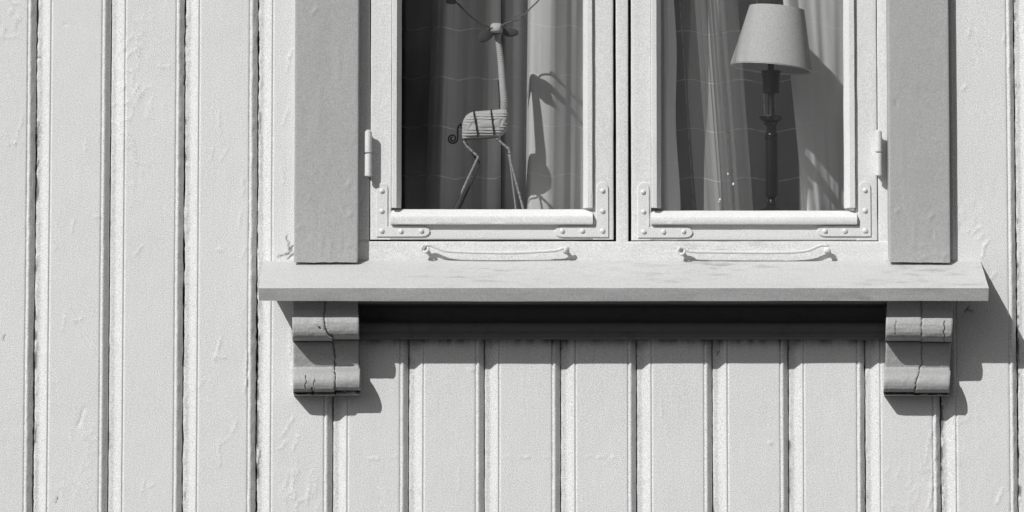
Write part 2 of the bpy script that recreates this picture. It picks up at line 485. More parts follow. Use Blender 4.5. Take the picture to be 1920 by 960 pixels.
def stroke(X, Z, mk):
    px, py, ln, ang, wd = mk[:5]
    cx, cz = P(px, py)
    a = math.radians(ang); dx, dz = math.cos(a), math.sin(a)
    u = (X - cx) * dx + (Z - cz) * dz; v = -(X - cx) * dz + (Z - cz) * dx
    v = v + 0.0016 * vnoise(u * 180, u * 0 + px)
    L = ln * 0.0005
    uu = np.maximum(0, np.abs(u) - L)
    return np.exp(-(uu / 0.0025) ** 2 - (v / (wd * 0.0005)) ** 2)
VIEW0, VIEW1 = H - 0.53, H + 0.53
APRON_Z = PZ(637, -0.02)
def make_board(i):
    xl, xr = SX[i], SX[i + 1]; w = (xr - xl) * 1000
    sp0, sp1 = SEAM[i], SEAM[i + 1]
    below = 600 < sp0 < 1700
    inview = sp1 > -5 and sp0 < 1925
    zt = PZ(520, 0.0) if below else ZT
    rs = np.random.RandomState(100 + i)
    fu = list(np.arange(37, w - 19, 2.6 if inview else 12))
    rl = ROUGH.get(sp0, 0.35); rr = ROUGH.get(sp1, 0.35)
    g0 = 0.1 + 0.4 * rl; g1 = 0.15 + 0.7 * rr
    prof = [(g0, 31), (g0, 15), (1.5, 13.4), (3, 13), (5, 13), (7.5, 13), (9.5, 13), (11.2, 12.5), (12.8, 11.2), (14.6, 9.3), (16.6, 7.1), (18.6, 4.9),
            (20.6, 2.8), (22.6, 1.0), (24.4, 0), (25.8, -.4), (26.9, .3), (27.8, 1.7), (28.8, 1.8), (29.9, .5), (31.2, -.1), (33, 0), (35, 0)]
    prof += [(u, 0.0) for u in fu]
    prof += [(w - 18.3, 0), (w - 17.2, .5), (w - 16.2, 2.3), (w - 15.0, 2.4), (w - 14, .8), (w - 12.9, -.7), (w - 11.4, -1.2), (w - 9.8, -.6), (w - 8.2, .9), (w - 6.6, 2.9),
             (w - 5.2, 5.0), (w - 3.9, 7.2), (w - 2.7, 9.4), (w - g1 - 1.0, 11.8), (w - g1 - .1, 15), (w - g1, 31)]
    pr = np.array(prof); n = len(pr)
    pr[:, 1] *= np.where((pr[:, 1] > 3) & (pr[:, 1] < 14), 0.84, 1.0)
    zs = np.array(samples(0.05, zt, 0.003 if inview else 0.03, VIEW0, VIEW1))
    m = len(zs)
    U = np.repeat(pr[None, :, 0], m, 0); Y = np.repeat(pr[None, :, 1], m, 0); Z = np.repeat(zs[:, None], n, 1)
    X = xl * 1000 + U
    rl = ROUGH.get(sp0, 0.35); rr = ROUGH.get(sp1, 0.35)
    # slow wander of the mouldings and of the seam
    wl = 0.7 * fbm(Z * 6, Z * 0 + i, 3, 2) + 0.35 * fbm(Z * 45, Z * 0, i + 5, 2)
    wr = 0.7 * fbm(Z * 6, Z * 0 + i, 23, 2) + 0.35 * fbm(Z * 45, Z * 0, i + 45, 2)
    kl = np.clip(1 - U / 45, 0, 1); kr = np.clip(1 - (w - U) / 40, 0, 1)
    DU = wl * kl + wr * kr
    el = np.exp(-(U / 2.2) ** 2); er = np.exp(-((w - U) / 3.0) ** 2)
    DU += el * (0.25 + 1.3 * rl) * fbm(Z * 95, U * 0.0, i + 60, 3) - er * (0.2 + 1.1 * rr) * fbm(Z * 80, U * 0.0, i + 80, 3)
    # the open joint comes and goes with old filler
    DU -= el * 1.5 * rl * np.clip(fbm(Z * 16, U * 0, i + 91, 2) * 1.8, -0.6, 1)
    # paint unevenness
    xm = X * 0.001
    hgt = 0.26 * fbm(xm * 34, Z * 18, 7, 3) + 0.09 * fbm(xm * 150, Z * 60, 9, 2) + 0.22 * fbm(xm * 8, Z * 3, 13, 2)
    area = np.clip(fbm(xm * 9, Z * 6, 21, 2) - 0.12, 0, 1) * (3.0 if sp0 == 481.5 else 1.7 if sp0 < 624 or sp0 > 1600 else 0.5)
    rid = 1 - np.abs(fbm(xm * 55, Z * 32, 31, 2)) * 5
    hgt += 0.8 * area * np.clip(rid, 0, 1)
    # lumps of old filler and paint beside rough seams
    near = np.exp(-(U / 9) ** 2) * rl
    hgt += near * (0.8 + 2.4 * min(1, rl)) * np.clip(fbm(xm * 120, Z * 48, 41, 3) + 0.05, 0, 1)
    nearr = np.exp(-((w - U - 8) / 7) ** 2) * rr
    hgt += nearr * 1.2 * fbm(xm * 120, Z * 60, 43, 2)
    dirt_and_shade = np.zeros_like(U)
    if inview:
        for mk in MARKS:
            if sp0 - 10 < mk[0] < sp1 + 10: hgt += mk[5] * 1.15 * stroke(X * 0.001, Z, mk)
        for mk in CHIPS:
            if sp0 - 14 < mk[0] < sp1 + 14:
                st = stroke(X * 0.001, Z, mk)
                st = np.clip((st + 0.35 * fbm(X * 0.25, Z * 250, 3, 2) - 0.3) * 2.4, 0, 1)
                dirt_and_shade = np.maximum(dirt_and_shade, 0.72 * st); hgt -= 0.8 * st
    # bare dark wood deep in the seams
    dirt_and_shade = np.maximum(dirt_and_shade, np.clip((Y - 14.4) / 3, 0, 1))
    dirt_and_shade = np.maximum(dirt_and_shade, np.clip(np.exp(-(U / 1.6) ** 2) * (fbm(Z * 70, U * 0.1, i + 9, 3) * 1.5 * rl), 0, 0.8))
    dirt_and_shade = np.maximum(dirt_and_shade, np.exp(-((U - 9) / 5) ** 2) * (0.10 + 0.09 * fbm(Z * 9, xm * 60, i + 3, 2)))  # recess strip darkened in colour so the sunlit bead stands out
    flake = fbm(Z * 55, xm * 160, i + 15, 3) + 0.9 * fbm(Z * 9, xm * 0, i + 17, 2)
    dirt_and_shade = np.maximum(dirt_and_shade, np.clip(np.exp(-(U / 4.5) ** 2) * rl * (flake * 3.2 - 1.0), 0, 0.75))
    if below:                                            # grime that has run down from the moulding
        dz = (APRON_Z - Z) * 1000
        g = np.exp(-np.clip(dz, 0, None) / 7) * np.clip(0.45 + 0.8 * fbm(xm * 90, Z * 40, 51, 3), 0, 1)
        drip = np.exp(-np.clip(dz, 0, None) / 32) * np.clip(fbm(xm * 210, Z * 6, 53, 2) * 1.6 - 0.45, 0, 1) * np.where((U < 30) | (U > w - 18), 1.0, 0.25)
        dirt_and_shade = np.maximum(dirt_and_shade, np.clip(0.75 * g + 0.8 * drip, 0, 0.85))
    face = np.clip(1 - (Y - 20) / 8, 0, 1)
    Yf = Y - hgt * face
    V = np.stack([(X + DU) * 0.001, Yf * 0.001, Z], 2).reshape(-1, 3)
    idx = np.arange(m * n).reshape(m, n)
    q = np.stack([idx[:-1, :-1], idx[:-1, 1:], idx[1:, 1:], idx[1:, :-1]], 2).reshape(-1, 4).tolist()
    # close the back and the two ends so that each board is a solid plank
    q.append([int(idx[0, 0]), int(idx[-1, 0]), int(idx[-1, -1]), int(idx[0, -1])])
    q.append([int(k) for k in idx[0, ::-1]]); q.append([int(k) for k in idx[-1, :]])
    obj('siding_board', V, q, M_WALL, wall, smooth=60, attr={'dirt_and_shade': dirt_and_shade.ravel()})
for i in range(len(SEAM) - 1): make_board(i)
# plank strip over the window, out of the picture
hd = join(*[box(SX[i] + 0.001, SX[i + 1] - 0.001, 0.0, 0.03, OZ1 + 0.02, ZT) for i in range(6, 14)])
obj('upper_siding', *hd, M_WALL, wall, smooth=0)

# ------------------------------------------------------------------ window
win = thing('casement_window', 'white two-leaf casement window with grey side casings and a deep sloping sill', 'window', (0, 0, PZ(488)))
FY = 0.004                                  # face of frame and casements
WT = H + 1.03                               # top of the window
def zs_(a, b): return samples(a, b, 0.012, VIEW0, VIEW1, 0.08)
def xs_(a, b, st=0.012): return samples(a, b, st)
# fixed frame: two jambs, mullion, bottom rail, head
zr_t, zr_b = PZ(452.5, FY), PZ(494, FY)
jl0, jl1 = PX(664, FY), PX(692.3, FY)
jr0, jr1 = PX(1647.5, FY), PX(1668, FY)
ml0, ml1 = PX(1155.5, FY), PX(1178.5, FY)
parts = [sweep(rrect(jl0, jl1, FY + 0.003, 0.12, 0.0015), 'z', zs_(zr_t - 0.001, WT), 0.0004, 1),
         sweep(rrect(jr0, jr1, FY + 0.002, 0.12, 0.0015), 'z', zs_(zr_t - 0.001, WT), 0.0006, 2),
         sweep(rrect(ml0, ml1, FY, 0.10, 0.002), 'z', zs_(zr_t - 0.001, WT), 0.0004, 3)]
frame = obj('window_frame', *join(*parts), M_FRAME, win)
obj('bottom_rail', *sweep(rrect(FY, 0.12, zr_b, zr_t, 0.002), 'x', xs_(jl0 + 0.001, jr1 - 0.001), 0.0006, 4, freq=(90, 20)), M_FRAMEH, win)
obj('head_rail', *sweep(rrect(FY + 0.001, 0.12, WT + 0.001, WT + 0.04, 0.002), 'x', xs_(jl0, jr1, 0.1), 0.0004, 5), M_FRAME, win)
obj('inner_ledge', *sweep(rrect(0.121, 0.235, PZ(440, 0.1), PZ(404, 0.2), 0.003), 'x', xs_(OX0 + 0.002, OX1 - 0.002, 0.1), 0.0, 6), M_LEDGE, win)
# a dark wood stop behind the gaps round the casements
def casement(x0, x1, zb, gx0, gx1, bead_l, bead_r, bar, seed, specks=()):
    """outer edges, bottom, glass edges, glazing bead edges, water bar (px)"""
    X0, X1, Z0 = PX(x0, FY), PX(x1, FY), PZ(zb, FY)
    ZTOP = WT - 0.004
    sl, sr = PX(bead_l[0], FY), PX(bead_r[1], FY)
    rz1 = PZ(402, FY)
    bars = [sweep(rrect(X0, sl, FY, 0.05, 0.0022), 'z', zs_(Z0, ZTOP), 0.0005, seed),
            sweep(rrect(sr, X1, FY + 0.0003, 0.05, 0.0022), 'z', zs_(Z0, ZTOP), 0.0005, seed + 1),
            sweep(rrect(FY + 0.0006, 0.0495, Z0, rz1, 0.0022), 'x', xs_(sl - 0.004, sr + 0.004), 0.0004, seed + 2),
            sweep(rrect(FY + 0.0006, 0.0495, ZTOP - 0.05, ZTOP, 0.002), 'x', xs_(sl - 0.004, sr + 0.004, 0.05), 0.0004, seed + 3)]
    c = obj('casement', *join(*bars), M_FRAME, win)
    # upright glazing beads: flat face with a chamfer towards the glass
    zb0 = PZ(389.5, 0.0)
    a, b = PX(bead_l[0], -0.004) + 0.0004, PX(bead_l[1], 0.012)
    mid = a + (b - a) * 0.52
    pf = densify([(a, 0.02), (a, -0.003), (a + 0.0015, -0.0045), (mid, -0.0045), (b, 0.011), (b, 0.02)], 0.003)
    obj('glazing_bead', *sweep(pf, 'z', samples(zb0, ZTOP - 0.05, 0.008, VIEW0, VIEW1, 0.08), 0.0005, seed + 4), M_FRAME, c)
    a, b = PX(bead_r[0], 0.012), PX(bead_r[1], -0.004) - 0.0004
    mid = a + (b - a) * 0.48
    pf = densify([(a, 0.02), (a, 0.011), (mid, -0.0045), (b - 0.0015, -0.0045), (b, -0.003), (b, 0.02)], 0.003)
    obj('glazing_bead', *sweep(pf, 'z', samples(zb0, ZTOP - 0.05, 0.008, VIEW0, VIEW1, 0.08), 0.0005, seed + 5), M_FRAME, c)
    # sloping water bar along the bottom of the glass
    zA, zB, zC = PZ(bar[2], 0.013), PZ(bar[3], -0.0075), PZ(420.5, -0.0065)
    pf = densify([(0.02, zC), (0.02, zA), (0.013, zA), (-0.0068, zB + 0.0008), (-0.0078, zB - 0.0012), (-0.0065, zC + 0.001), (-0.0055, zC)], 0.004)
    obj('water_bar', *sweep(pf, 'x', xs_(PX(bar[0], -0.007), PX(bar[1], -0.007), 0.008), 0.00035, seed + 6), M_BEAD, c)
    # glass pane, 3 mm thick
    obj('glass_pane', *box(sl + 0.002, sr - 0.002, 0.0145, 0.0175, PZ(410, 0.015), ZTOP - 0.03), M_GLASS, c, smooth=0)
    for sx, sy, sr in specks:  # white blobs standing in for small bright glints on the pane
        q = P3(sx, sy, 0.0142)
        obj('glint_speck', *blob((q.x, q.y, q.z), (sr, 0.0008, sr * 1.2), 8, 6, 1, sx, 0.25), M_BEAD, c)
    return c
casement(694, 1150.5, 449, 752, 1093, (733.5, 752), (1093.5, 1112), (732.5, 1111.5, 392.5, 404.5), 10)
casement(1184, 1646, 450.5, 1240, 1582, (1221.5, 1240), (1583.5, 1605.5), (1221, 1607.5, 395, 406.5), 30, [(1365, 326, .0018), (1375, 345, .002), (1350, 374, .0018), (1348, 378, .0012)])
obj('casement_stop', *join(box(jl1 - 0.002, ml0 + 0.004, 0.052, 0.056, zr_t - 0.004, zr_t + 0.012),
                           box(ml1 - 0.004, jr0 + 0.002, 0.052, 0.056, zr_t - 0.004, zr_t + 0.012),
                           box(ml0 - 0.012, ml0 + 0.004, 0.0525, 0.0565, zr_t + 0.013, WT), box(ml1 - 0.004, ml1 + 0.012, 0.0525, 0.0565, zr_t + 0.013, WT)), M_ROOM, win, smooth=0)

# corner irons with domed screw heads
def iron_mesh(L1, L2, wv, wh):
    """L plate, corner at origin, upright leg up L1, level leg to the right L2; outer outline (x, z)"""
    pts = [(0, 0)]
    pts.append((L2 - wh * 0.75, 0))
    for k in range(1, 8):
        a = -math.pi / 2 + math.pi * k / 8
        pts.append((L2 - wh * 0.75 + wh * 0.75 * math.cos(a), wh / 2 + wh / 2 * math.sin(a)))
    pts += [(L2 - wh * 0.75, wh), (wv, wh), (wv, L1 - wv * 0.55)]
    for k in range(1, 8):
        a = math.pi * k / 8
        pts.append((wv / 2 + wv / 2 * math.cos(a), L1 - wv * 0.55 + wv * 0.55 * math.sin(a)))
    pts.append((0, L1 - wv * 0.55))
    return pts
def corner_iron(cx, cy, top, end, wv, wh, rivets):
    flip = end < cx
    c = P3(cx, cy, FY)
    L1 = PZ(top, FY) - c.z; L2 = abs(PX(end, FY) - c.x)
    pts = iron_mesh(L1, L2, wv * 0.001, wh * 0.001)
    sgn = -1 if flip else 1
    n = len(pts)
    cxm = sum(p[0] for p in pts) / n
    V = []
    d = 0.0009
    def inset(k):
        a = Vector(pts[k - 1]); b = Vector(pts[k]); e = Vector(pts[(k + 1) % n])
        t = ((b - a).normalized() + (e - b).normalized())
        nn = Vector((-t.y, t.x)).normalized()
        return b + nn * d
    for k in range(n): V.append((c.x + sgn * pts[k][0], FY + 0.001, c.z + pts[k][1]))
    for k in range(n): V.append((c.x + sgn * pts[k][0], FY - 0.0019, c.z + pts[k][1]))
    for k in range(n):
        q = inset(k); V.append((c.x + sgn * q.x, FY - 0.0029, c.z + q.y))
    Fc = []
    for r in range(2):
        for k in range(n):
            k2 = (k + 1) % n; Fc.append((r * n + k, r * n + k2, (r + 1) * n + k2, (r + 1) * n + k))
    Fc.append(tuple(2 * n + k for k in range(n)))
    if flip: Fc = [f[::-1] for f in Fc]
    it = obj('corner_iron', V, Fc, M_IRON, win, at=c)
    for j, (rx, ry) in enumerate(rivets):
        q = P3(rx, ry, FY - 0.003)
        r = 0.0047 + 0.0006 * random.random()
        obj('screw_head', *blob((q.x, q.y + 0.0004, q.z), (r, 0.0042, r), 10, 8, 1.0, j + rx, 0.10), M_IRON, it, at=q)
corner_iron(706, 444, 343, 806, 21, 19.5, [(716, 358), (716, 396), (716, 433), (752, 433.5), (790, 433)])
corner_iron(1141, 445, 341.5, 1040, 22.5, 20, [(1130, 358), (1130, 396), (1130, 433), (1092, 433), (1054, 433)])
corner_iron(1196, 446, 342, 1299, 21.5, 20, [(1206, 360), (1207, 397), (1207, 434.5), (1244, 434.5), (1282, 434)])
corner_iron(1633, 443.5, 340, 1532, 22, 20, [(1622, 357), (1622, 395), (1622, 432.5), (1584, 433), (1547, 433)])

# hinges: two knuckles on a leaf
def hinge(cx, top, split, bot, seed):
    hy = -0.0155; r = 0.0066
    zt, zm, zb = PZ(top, hy), PZ(split, hy), PZ(bot, hy)
    x = PX(cx, hy)
    lf = obj('hinge', *sweep(rrect(x - 0.0035, x + 0.0035, hy + 0.003, FY + 0.004, 0.001), 'z', samples(zb + 0.004, zt - 0.004, 0.01), 0.0003, seed), M_IRON, win)
    def knuckle(z0, z1):
        pr = [(0.0, z0), (r * 0.7, z0), (r, z0 + 0.0012), (r * 1.01, (z0 + z1) / 2), (r, z1 - 0.0012), (r * 0.7, z1), (0.0, z1)]
        obj('knuckle', *lathe(pr, (x, hy), 20), M_IRON, lf)
    knuckle(zb, zm - 0.0008); knuckle(zm + 0.0008, zt - 0.0)
    obj('hinge_pin', *blob((x, hy, zt + 0.0005), (r * 0.8, r * 0.8, 0.0022), 12, 6), M_IRON, lf)
hinge(690, 246, 287.5, 331, 50)
hinge(1648.5, 246, 286, 330, 51)

# long stay hooks on the bottom rail
def stay(pts, eye, seed):
    y0 = -0.0155
    path = spline([P3(a, b, y0 + dy) for a, b, dy in pts], 8)
    rad = [0.0031 + 0.0004 * float(vnoise(i * 0.7, seed)) for i in range(len(path))]
    rod = obj('window_hook', *tube(path, rad, 10), M_IRON, win)
    e = P3(eye[0], eye[1], y0)
    ring = [e + Vector((0.006 * math.cos(t), 0.002 * math.sin(t * 2), 0.0065 * math.sin(t))) for t in [2 * math.pi * k / 14 for k in range(15)]]
    obj('screw_eye', *join(tube(ring, 0.0026, 8), tube([e + Vector((0, 0.004, 0.001)), e + Vector((0, 0.028, 0.001))], 0.0036, 8),
                           blob((e.x, FY - 0.0015, e.z), (0.0065, 0.003, 0.0065), 12, 6)), M_IRON, rod)
    q = P3(eye[2], eye[3], y0)
    obj('screw_eye', *join(tube([q + Vector((0.0, -0.002, 0.0)), q + Vector((0, 0.028, 0))], 0.0034, 8),
                           blob((q.x, q.y, q.z), (0.0048, 0.004, 0.0055), 10, 6, 1, seed, 0.2),
                           blob((q.x, FY - 0.0015, q.z), (0.0065, 0.003, 0.0065), 12, 6)), M_IRON, rod)
stay([(793, 466, 0), (799, 459.5, 0), (808, 460, 0), (820, 465, 0), (838, 470.5, 0), (880, 473, 0), (940, 474, 0), (990, 473, 0), (1030, 470.5, 0), (1045, 469, 0), (1058, 464.5, 0), (1068, 465, 0.003)],
     (797, 466, 1060, 467), 3)
stay([(1271, 470, 0), (1277, 464.5, 0), (1286, 466, 0), (1294, 471, 0), (1320, 472.5, 0), (1380, 473, 0), (1440, 473.5, 0), (1490, 472.5, 0), (1515, 469.5, 0), (1530, 463.5, 0), (1540, 460, 0), (1550, 460.5, 0), (1553, 465, 0.002)],
     (1278, 470, 1552, 468), 8)

# ------------------------------------------------------------------ sill
SLOPE = 0.46
z0s = PZ(489, 0.0)
dF = 0.128
th = 0.0265
ca = 1 / math.hypot(1, SLOPE); sa = SLOPE * ca
def sill_top(y): return z0s + SLOPE * y           # y negative outward: lower
ft = (-dF, sill_top(-dF))
fb = (ft[0] + sa * th, ft[1] - ca * th)
bk = (0.03, sill_top(0.03)); bkb = (bk[0] + sa * th, bk[1] - ca * th)
pf = densify([fb, (ft[0] + sa * 0.003, ft[1] - ca * 0.003), (ft[0] + 0.0004, ft[1] - 0.0006), (ft[0] + ca * 0.003, ft[1] + sa * 0.003), bk, bkb], 0.006)
def sill_extra(Pp, nor, T):
    h = 0.0007 * np.clip(fbm(Pp[:, :, 0] * 200, T * 9, 77, 3), -1, 0.3) + 0.0012 * fbm(T * 2.0, Pp[:, :, 0] * 0, 78, 2)
    return nor[None] * h[:, :, None]
sx0, sx1 = PX(484.5, -dF, 545), PX(1854, -dF, 545)
obj('sill', *sweep(pf, 'x', xs_(sx0, sx1, 0.006), 0.0004, 70, sill_extra, freq=(120, 12)), M_SILL, win, smooth=35)

# grey casings left and right, standing on the sill, and across the top
CASING_MARKS = [(590, 24, 10, 60, 4, 1.6), (583, 373, 7, 80, 4, 1.4), (656, 348, 8, 70, 5, 1.6), (658, 404, 8, 40, 5, 1.5), (565, 428, 5, 0, 4, 1.4), (576, 444, 12, 80, 3, -1.4),
                (640, 455, 30, 85, 4, .9), (620, 470, 30, 88, 4, .8), (604, 460, 34, 88, 4, .7), (655, 462, 6, 0, 4, 1.3), (1677, 197, 9, 90, 4, -1.6), (1679, 398, 7, 60, 4, 1.5), (1743, 408, 9, 60, 4, 1.6),
                (1745, 445, 12, 85, 3, -1.3), (1727, 463, 5, 0, 4, 1.4), (1733, 484, 16, 20, 4, 1.6), (1758, 480, 14, -20, 4, 1.8), (1768, 484, 12, 60, 4, 1.6), (1712, 440, 50, 88, 4, .7),
                (1757, 270, 6, 0, 3, -1.0), (1718, 473, 4, 0, 3, -1.6), (1690, 300, 60, 89, 6, .4), (600, 200, 80, 89, 6, .4), (635, 120, 60, 89, 6, .4)]
def casing(x0, x1, seed):
    y0 = -0.0235
    X0, X1 = PX(x0, y0), PX(x1, y0)
    pfc = rrect(X0, X1, y0, 0.029, 0.0025, 0.0032)
    zb = PZ(493, y0)
    def extra(Pp, nor, T):
        d = np.exp(-((T - zb) / 0.004) ** 2) * 0.0008 * fbm(Pp[:, :, 0] * 90, Pp[:, :, 1] * 20, seed, 2)
        for mk in CASING_MARKS:
            if x0 - 5 < mk[0] < x1 + 5:
                d = d + (Pp[:, :, 1] < -0.015) * mk[5] * 0.001 * stroke(Pp[:, :, 0], T, mk)
        return nor[None] * d[:, :, None]
    def sh(V):
        k = np.clip(1 - (V[:, :, 2] - zb) / 0.02, 0, 1)
        V = V.copy()
        V[:, :, 2] += k * (SLOPE * (V[:, :, 1] - y0) + 0.0012 * fbm(V[:, :, 0] * 70, V[:, :, 1] * 0, seed + 3, 2) + 0.001)
        return V
    obj('casing_board', *sweep(pfc, 'z', samples(zb, WT + 0.06, 0.0035, VIEW0, VIEW1, 0.08), 0.00045, seed, extra, freq=(45, 14), shear=sh), M_GREY, win)
casing(551, 671.5, 80)
casing(1667.5, 1782.5, 83)
obj('head_casing', *sweep(rrect(-0.0255, 0.03, WT + 0.02, WT + 0.13, 0.003), 'x', xs_(PX(540), PX(1795), 0.1), 0.0004, 86), M_GREY, win)

# apron moulding under the sill
ap = [(e * .8 if e > 0 else e, q) for e, q in [(104, 556), (104, 563), (101, 566), (92, 568), (70, 569.5), (46, 571), (20, 573), (7, 578), (4, 588), (6, 597), (14, 602.5), (28, 604.5), (34, 605.5), (38, 607.5), (41, 612), (41, 618), (37, 623), (35, 625), (37, 627.5),
      (36, 632), (31, 636), (-12, 637.5), (-12, 556)]]
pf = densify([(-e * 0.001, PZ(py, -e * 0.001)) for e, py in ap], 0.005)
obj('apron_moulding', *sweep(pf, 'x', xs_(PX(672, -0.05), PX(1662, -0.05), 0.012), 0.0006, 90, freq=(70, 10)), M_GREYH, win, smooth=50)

# carved brackets, each glued up from two halves with an open joint
BR = [(e * .78 if e > 0 else e, q) for e, q in [(106, 556), (107, 566), (104, 575), (100, 581), (101, 586), (105, 590), (111, 595), (115, 601), (117, 607), (117, 615), (115, 623), (111, 629), (105, 633.5), (97, 636.5), (85, 638), (65, 639),
      (50, 640), (56, 642), (55, 648), (46, 670), (38, 688), (40, 692), (50, 695.5), (61, 700), (67, 705.5), (70, 711), (71, 717), (69.5, 723), (66, 729), (61, 732.5), (55, 734.5), (50, 735.2), (47, 736.5),
      (50, 738), (51, 739.5), (48, 741), (30, 742), (-12, 743)]]
def bracket(lx, rx, seam, gap, drop, cracks, seed, label_loc):
    br = obj('bracket', *box(PX(lx[0]) + 0.004, PX(rx[1]) - 0.004, -0.020, 0.001, PZ(735), PZ(556)), M_GREYB, win, smooth=0)
    dense = densify([(e, py) for e, py in BR], 1.6, closed=False)
    def lerp(tab, py): return float(np.interp(py, [t[0] for t in tab], [t[1] for t in tab]))
    for side in (0, 1):
        ns = 56; V = []; dirt_and_shade = []; nrow = len(dense)
        for j, (e, py) in enumerate(dense):
            py2 = py + (drop if side == 1 else 0) * (1.0 if 590 < py < 740 else 0.2)
            e2 = e + (-2.0 if side == 1 and e > 20 else 0)
            sm = lerp(seam, py) + 1.2 * float(vnoise(py * 0.21, seed)) + 0.8 * float(vnoise(py * 0.6, seed + 5))
            L = lerp([(560, lx[0]), (735, lx[1])], py); R = lerp([(560, rx[0]), (735, rx[1])], py)
            bow = 2.0 if 590 < py < 640 or 694 < py < 738 else 0.0      # rolls stand a little past the sides
            L -= bow * 0.6; R += bow * 0.6
            a, b = (L, sm - gap / 2) if side == 0 else (sm + gap / 2, R)
            for k in range(ns + 1):
                t = k / ns
                px = a + (b - a) * t
                ee = e2 + 0.6 * float(fbm(px * 0.05, py * 0.09, seed + 2, 3)) + 0.22 * float(vnoise(px * 0.3, py * 0.25, seed + 4))
                d = 0.0
                edge = min(px - a, b - px)
                if e > 5: ee -= 1.6 * math.exp(-(edge / 1.3) ** 2)
                for (c0x, c0y, c1x, c1y, wdt) in cracks:
                    if min(c0y, c1y) <= py <= max(c0y, c1y):
                        xc = c0x + (c1x - c0x) * (py - c0y) / (c1y - c0y + 1e-6) + 1.5 * float(vnoise(py * 0.35, c0x))
                        q = math.exp(-((px - xc) / wdt) ** 2)
                        ee -= 3.0 * q; d = max(d, 0.9 * q)
                if 736 < py < 741: d = max(d, min(0.95, max(0.0, 0.75 + 0.9 * float(fbm(px * 0.12, py * 0.3, seed, 2)))))  # patchy darker band along the groove and bottom lip
                if 625 < py < 632: d = max(d, max(0.0, 0.5 * float(fbm(px * 0.2, py * 0.4, seed + 8, 2))))
                if e <= 5: ee = e
                x, z = P(px, py2, -ee * 0.001)
                V.append((x, -ee * 0.001, z)); dirt_and_shade.append(d)
        Fc = []
        w_ = ns + 1
        for j in range(nrow - 1):
            for k in range(ns):
                Fc.append((j * w_ + k, (j + 1) * w_ + k, (j + 1) * w_ + k + 1, j * w_ + k + 1))
        Fc.append(tuple(j * w_ for j in range(nrow))[::-1]); Fc.append(tuple(j * w_ + ns for j in range(nrow)))
        Fc.append((0, ns, (nrow - 1) * w_ + ns, (nrow - 1) * w_))
        obj('bracket_half', V, Fc, M_GREYB, br, smooth=38, attr={'dirt_and_shade': dirt_and_shade})
    return br
bracket((548.5, 551), (670.5, 674.5), [(560, 609), (597, 608), (617, 609), (630, 618), (634, 623), (660, 627), (680, 627.5), (740, 629)], 1.7, -3.0,
        [(574, 704, 572, 730, 0.55), (590, 708, 588, 740, 0.45), (597, 612, 600, 618, 2.0), (585, 727, 587, 742, 1.6)], 5, 'l')
bracket((1664, 1657.5), (1787, 1779), [(560, 1726), (600, 1728), (630, 1729), (645, 1727), (680, 1729), (690, 1724), (740, 1713)], 0.8, 1.5,
        [(1771, 600, 1770, 640, 0.8), (1680, 602, 1679, 628, 0.5)], 15, 'r')

# ------------------------------------------------------------------ curtains
def curtain(name, label, mat, px0, px1, ctrl, py_bot=450, py_top=-620, lean=None, wav=0.004, seed=0, cols=260, thick=0.0012, group=None, blur=9):
    """cloth hanging from a rail; ctrl = (px, depth) across the cloth; lean(px, py) shifts px with height"""
    cpx = [c[0] for c in ctrl]; cd = [c[1] for c in ctrl]
    rows = 46
    t = np.linspace(0, 1, cols + 1)
    pxs = np.interp(t, np.linspace(0, 1, len(ctrl)), cpx) if px0 is None else np.linspace(px0, px1, cols + 1)
    tt = np.linspace(0, 1, len(ctrl))
    def smooth_interp(x, xp, fp, width=None):
        v = np.interp(x, xp, fp)
        if width:
            k = max(1, int(width / (x[1] - x[0])))
            ker = np.hanning(2 * k + 3)[1:-1]; ker /= ker.sum()
            v = np.convolve(np.pad(v, k, mode='edge'), ker, mode='valid')
        return v
    if px0 is None:
        pxs = smooth_interp(t, tt, cpx, 0.6 / len(ctrl)); dep = smooth_interp(t, tt, cd, 0.6 / len(ctrl))
    else:
        dep = smooth_interp(pxs, cpx, cd, blur)
    V = []; UV = []
    y_mid = float(np.mean(dep))
    ztop = PZ(py_top, y_mid); zbot = PZ(py_bot, y_mid)
    arc = np.concatenate([[0], np.cumsum(np.hypot(np.diff(pxs) * 0.001, np.diff(dep)))])
    for j in range(rows + 1):
        z = zbot + (ztop - zbot) * j / rows
        py = 480 - (z - H) * 1000
        sh = lean(pxs, py) if lean else 0.0
        y = dep + wav * fbm(t * 14, np.full_like(t, z * 2.2), seed, 2)
        px = pxs + sh
        x = CX + (px - 1000) * 0.001 * (DIST + y) / DIST
        for k in range(cols + 1):
            V.append((x[k], y[k], z)); UV.append((arc[k], z + 0.004 * math.sin(arc[k] * 60 + seed)))
    w_ = cols + 1; Fc = []
    for j in range(rows):
        for k in range(cols): Fc.append((j * w_ + k, j * w_ + k + 1, (j + 1) * w_ + k + 1, (j + 1) * w_ + k))
    o = obj(name, V, Fc, mat, None, at=(float(np.mean([v[0] for v in V])), y_mid, zbot), smooth=0, uv=UV)
    o.data.polygons.foreach_set('use_smooth', [True] * len(o.data.polygons))
    if thick:
        md = o.modifiers.new('cloth_thickness', 'SOLIDIFY'); md.thickness = thick; md.offset = 1.0
    tag(o, label, 'curtain', group or 'curtains hanging behind the panes')
    return o
curtain('curtain', 'near-black checked curtain at the left edge of the left pane', M_CURT_D, 560, 960,
        [(560, .39), (700, .38), (740, .37), (765, .39), (790, .375), (830, .38), (960, .39)], seed=1)
curtain('curtain', 'charcoal checked curtain in soft folds behind the deer figure', M_CURT_A, 803, 938,
        [(803, .36), (810, .315), (828, .285), (850, .295), (874, .335), (890, .33), (908, .295), (922, .29), (934, .31), (938, .35)],
        lean=lambda p, py: (p - 938) / 135 * (py - 200) * 0.035, seed=2)
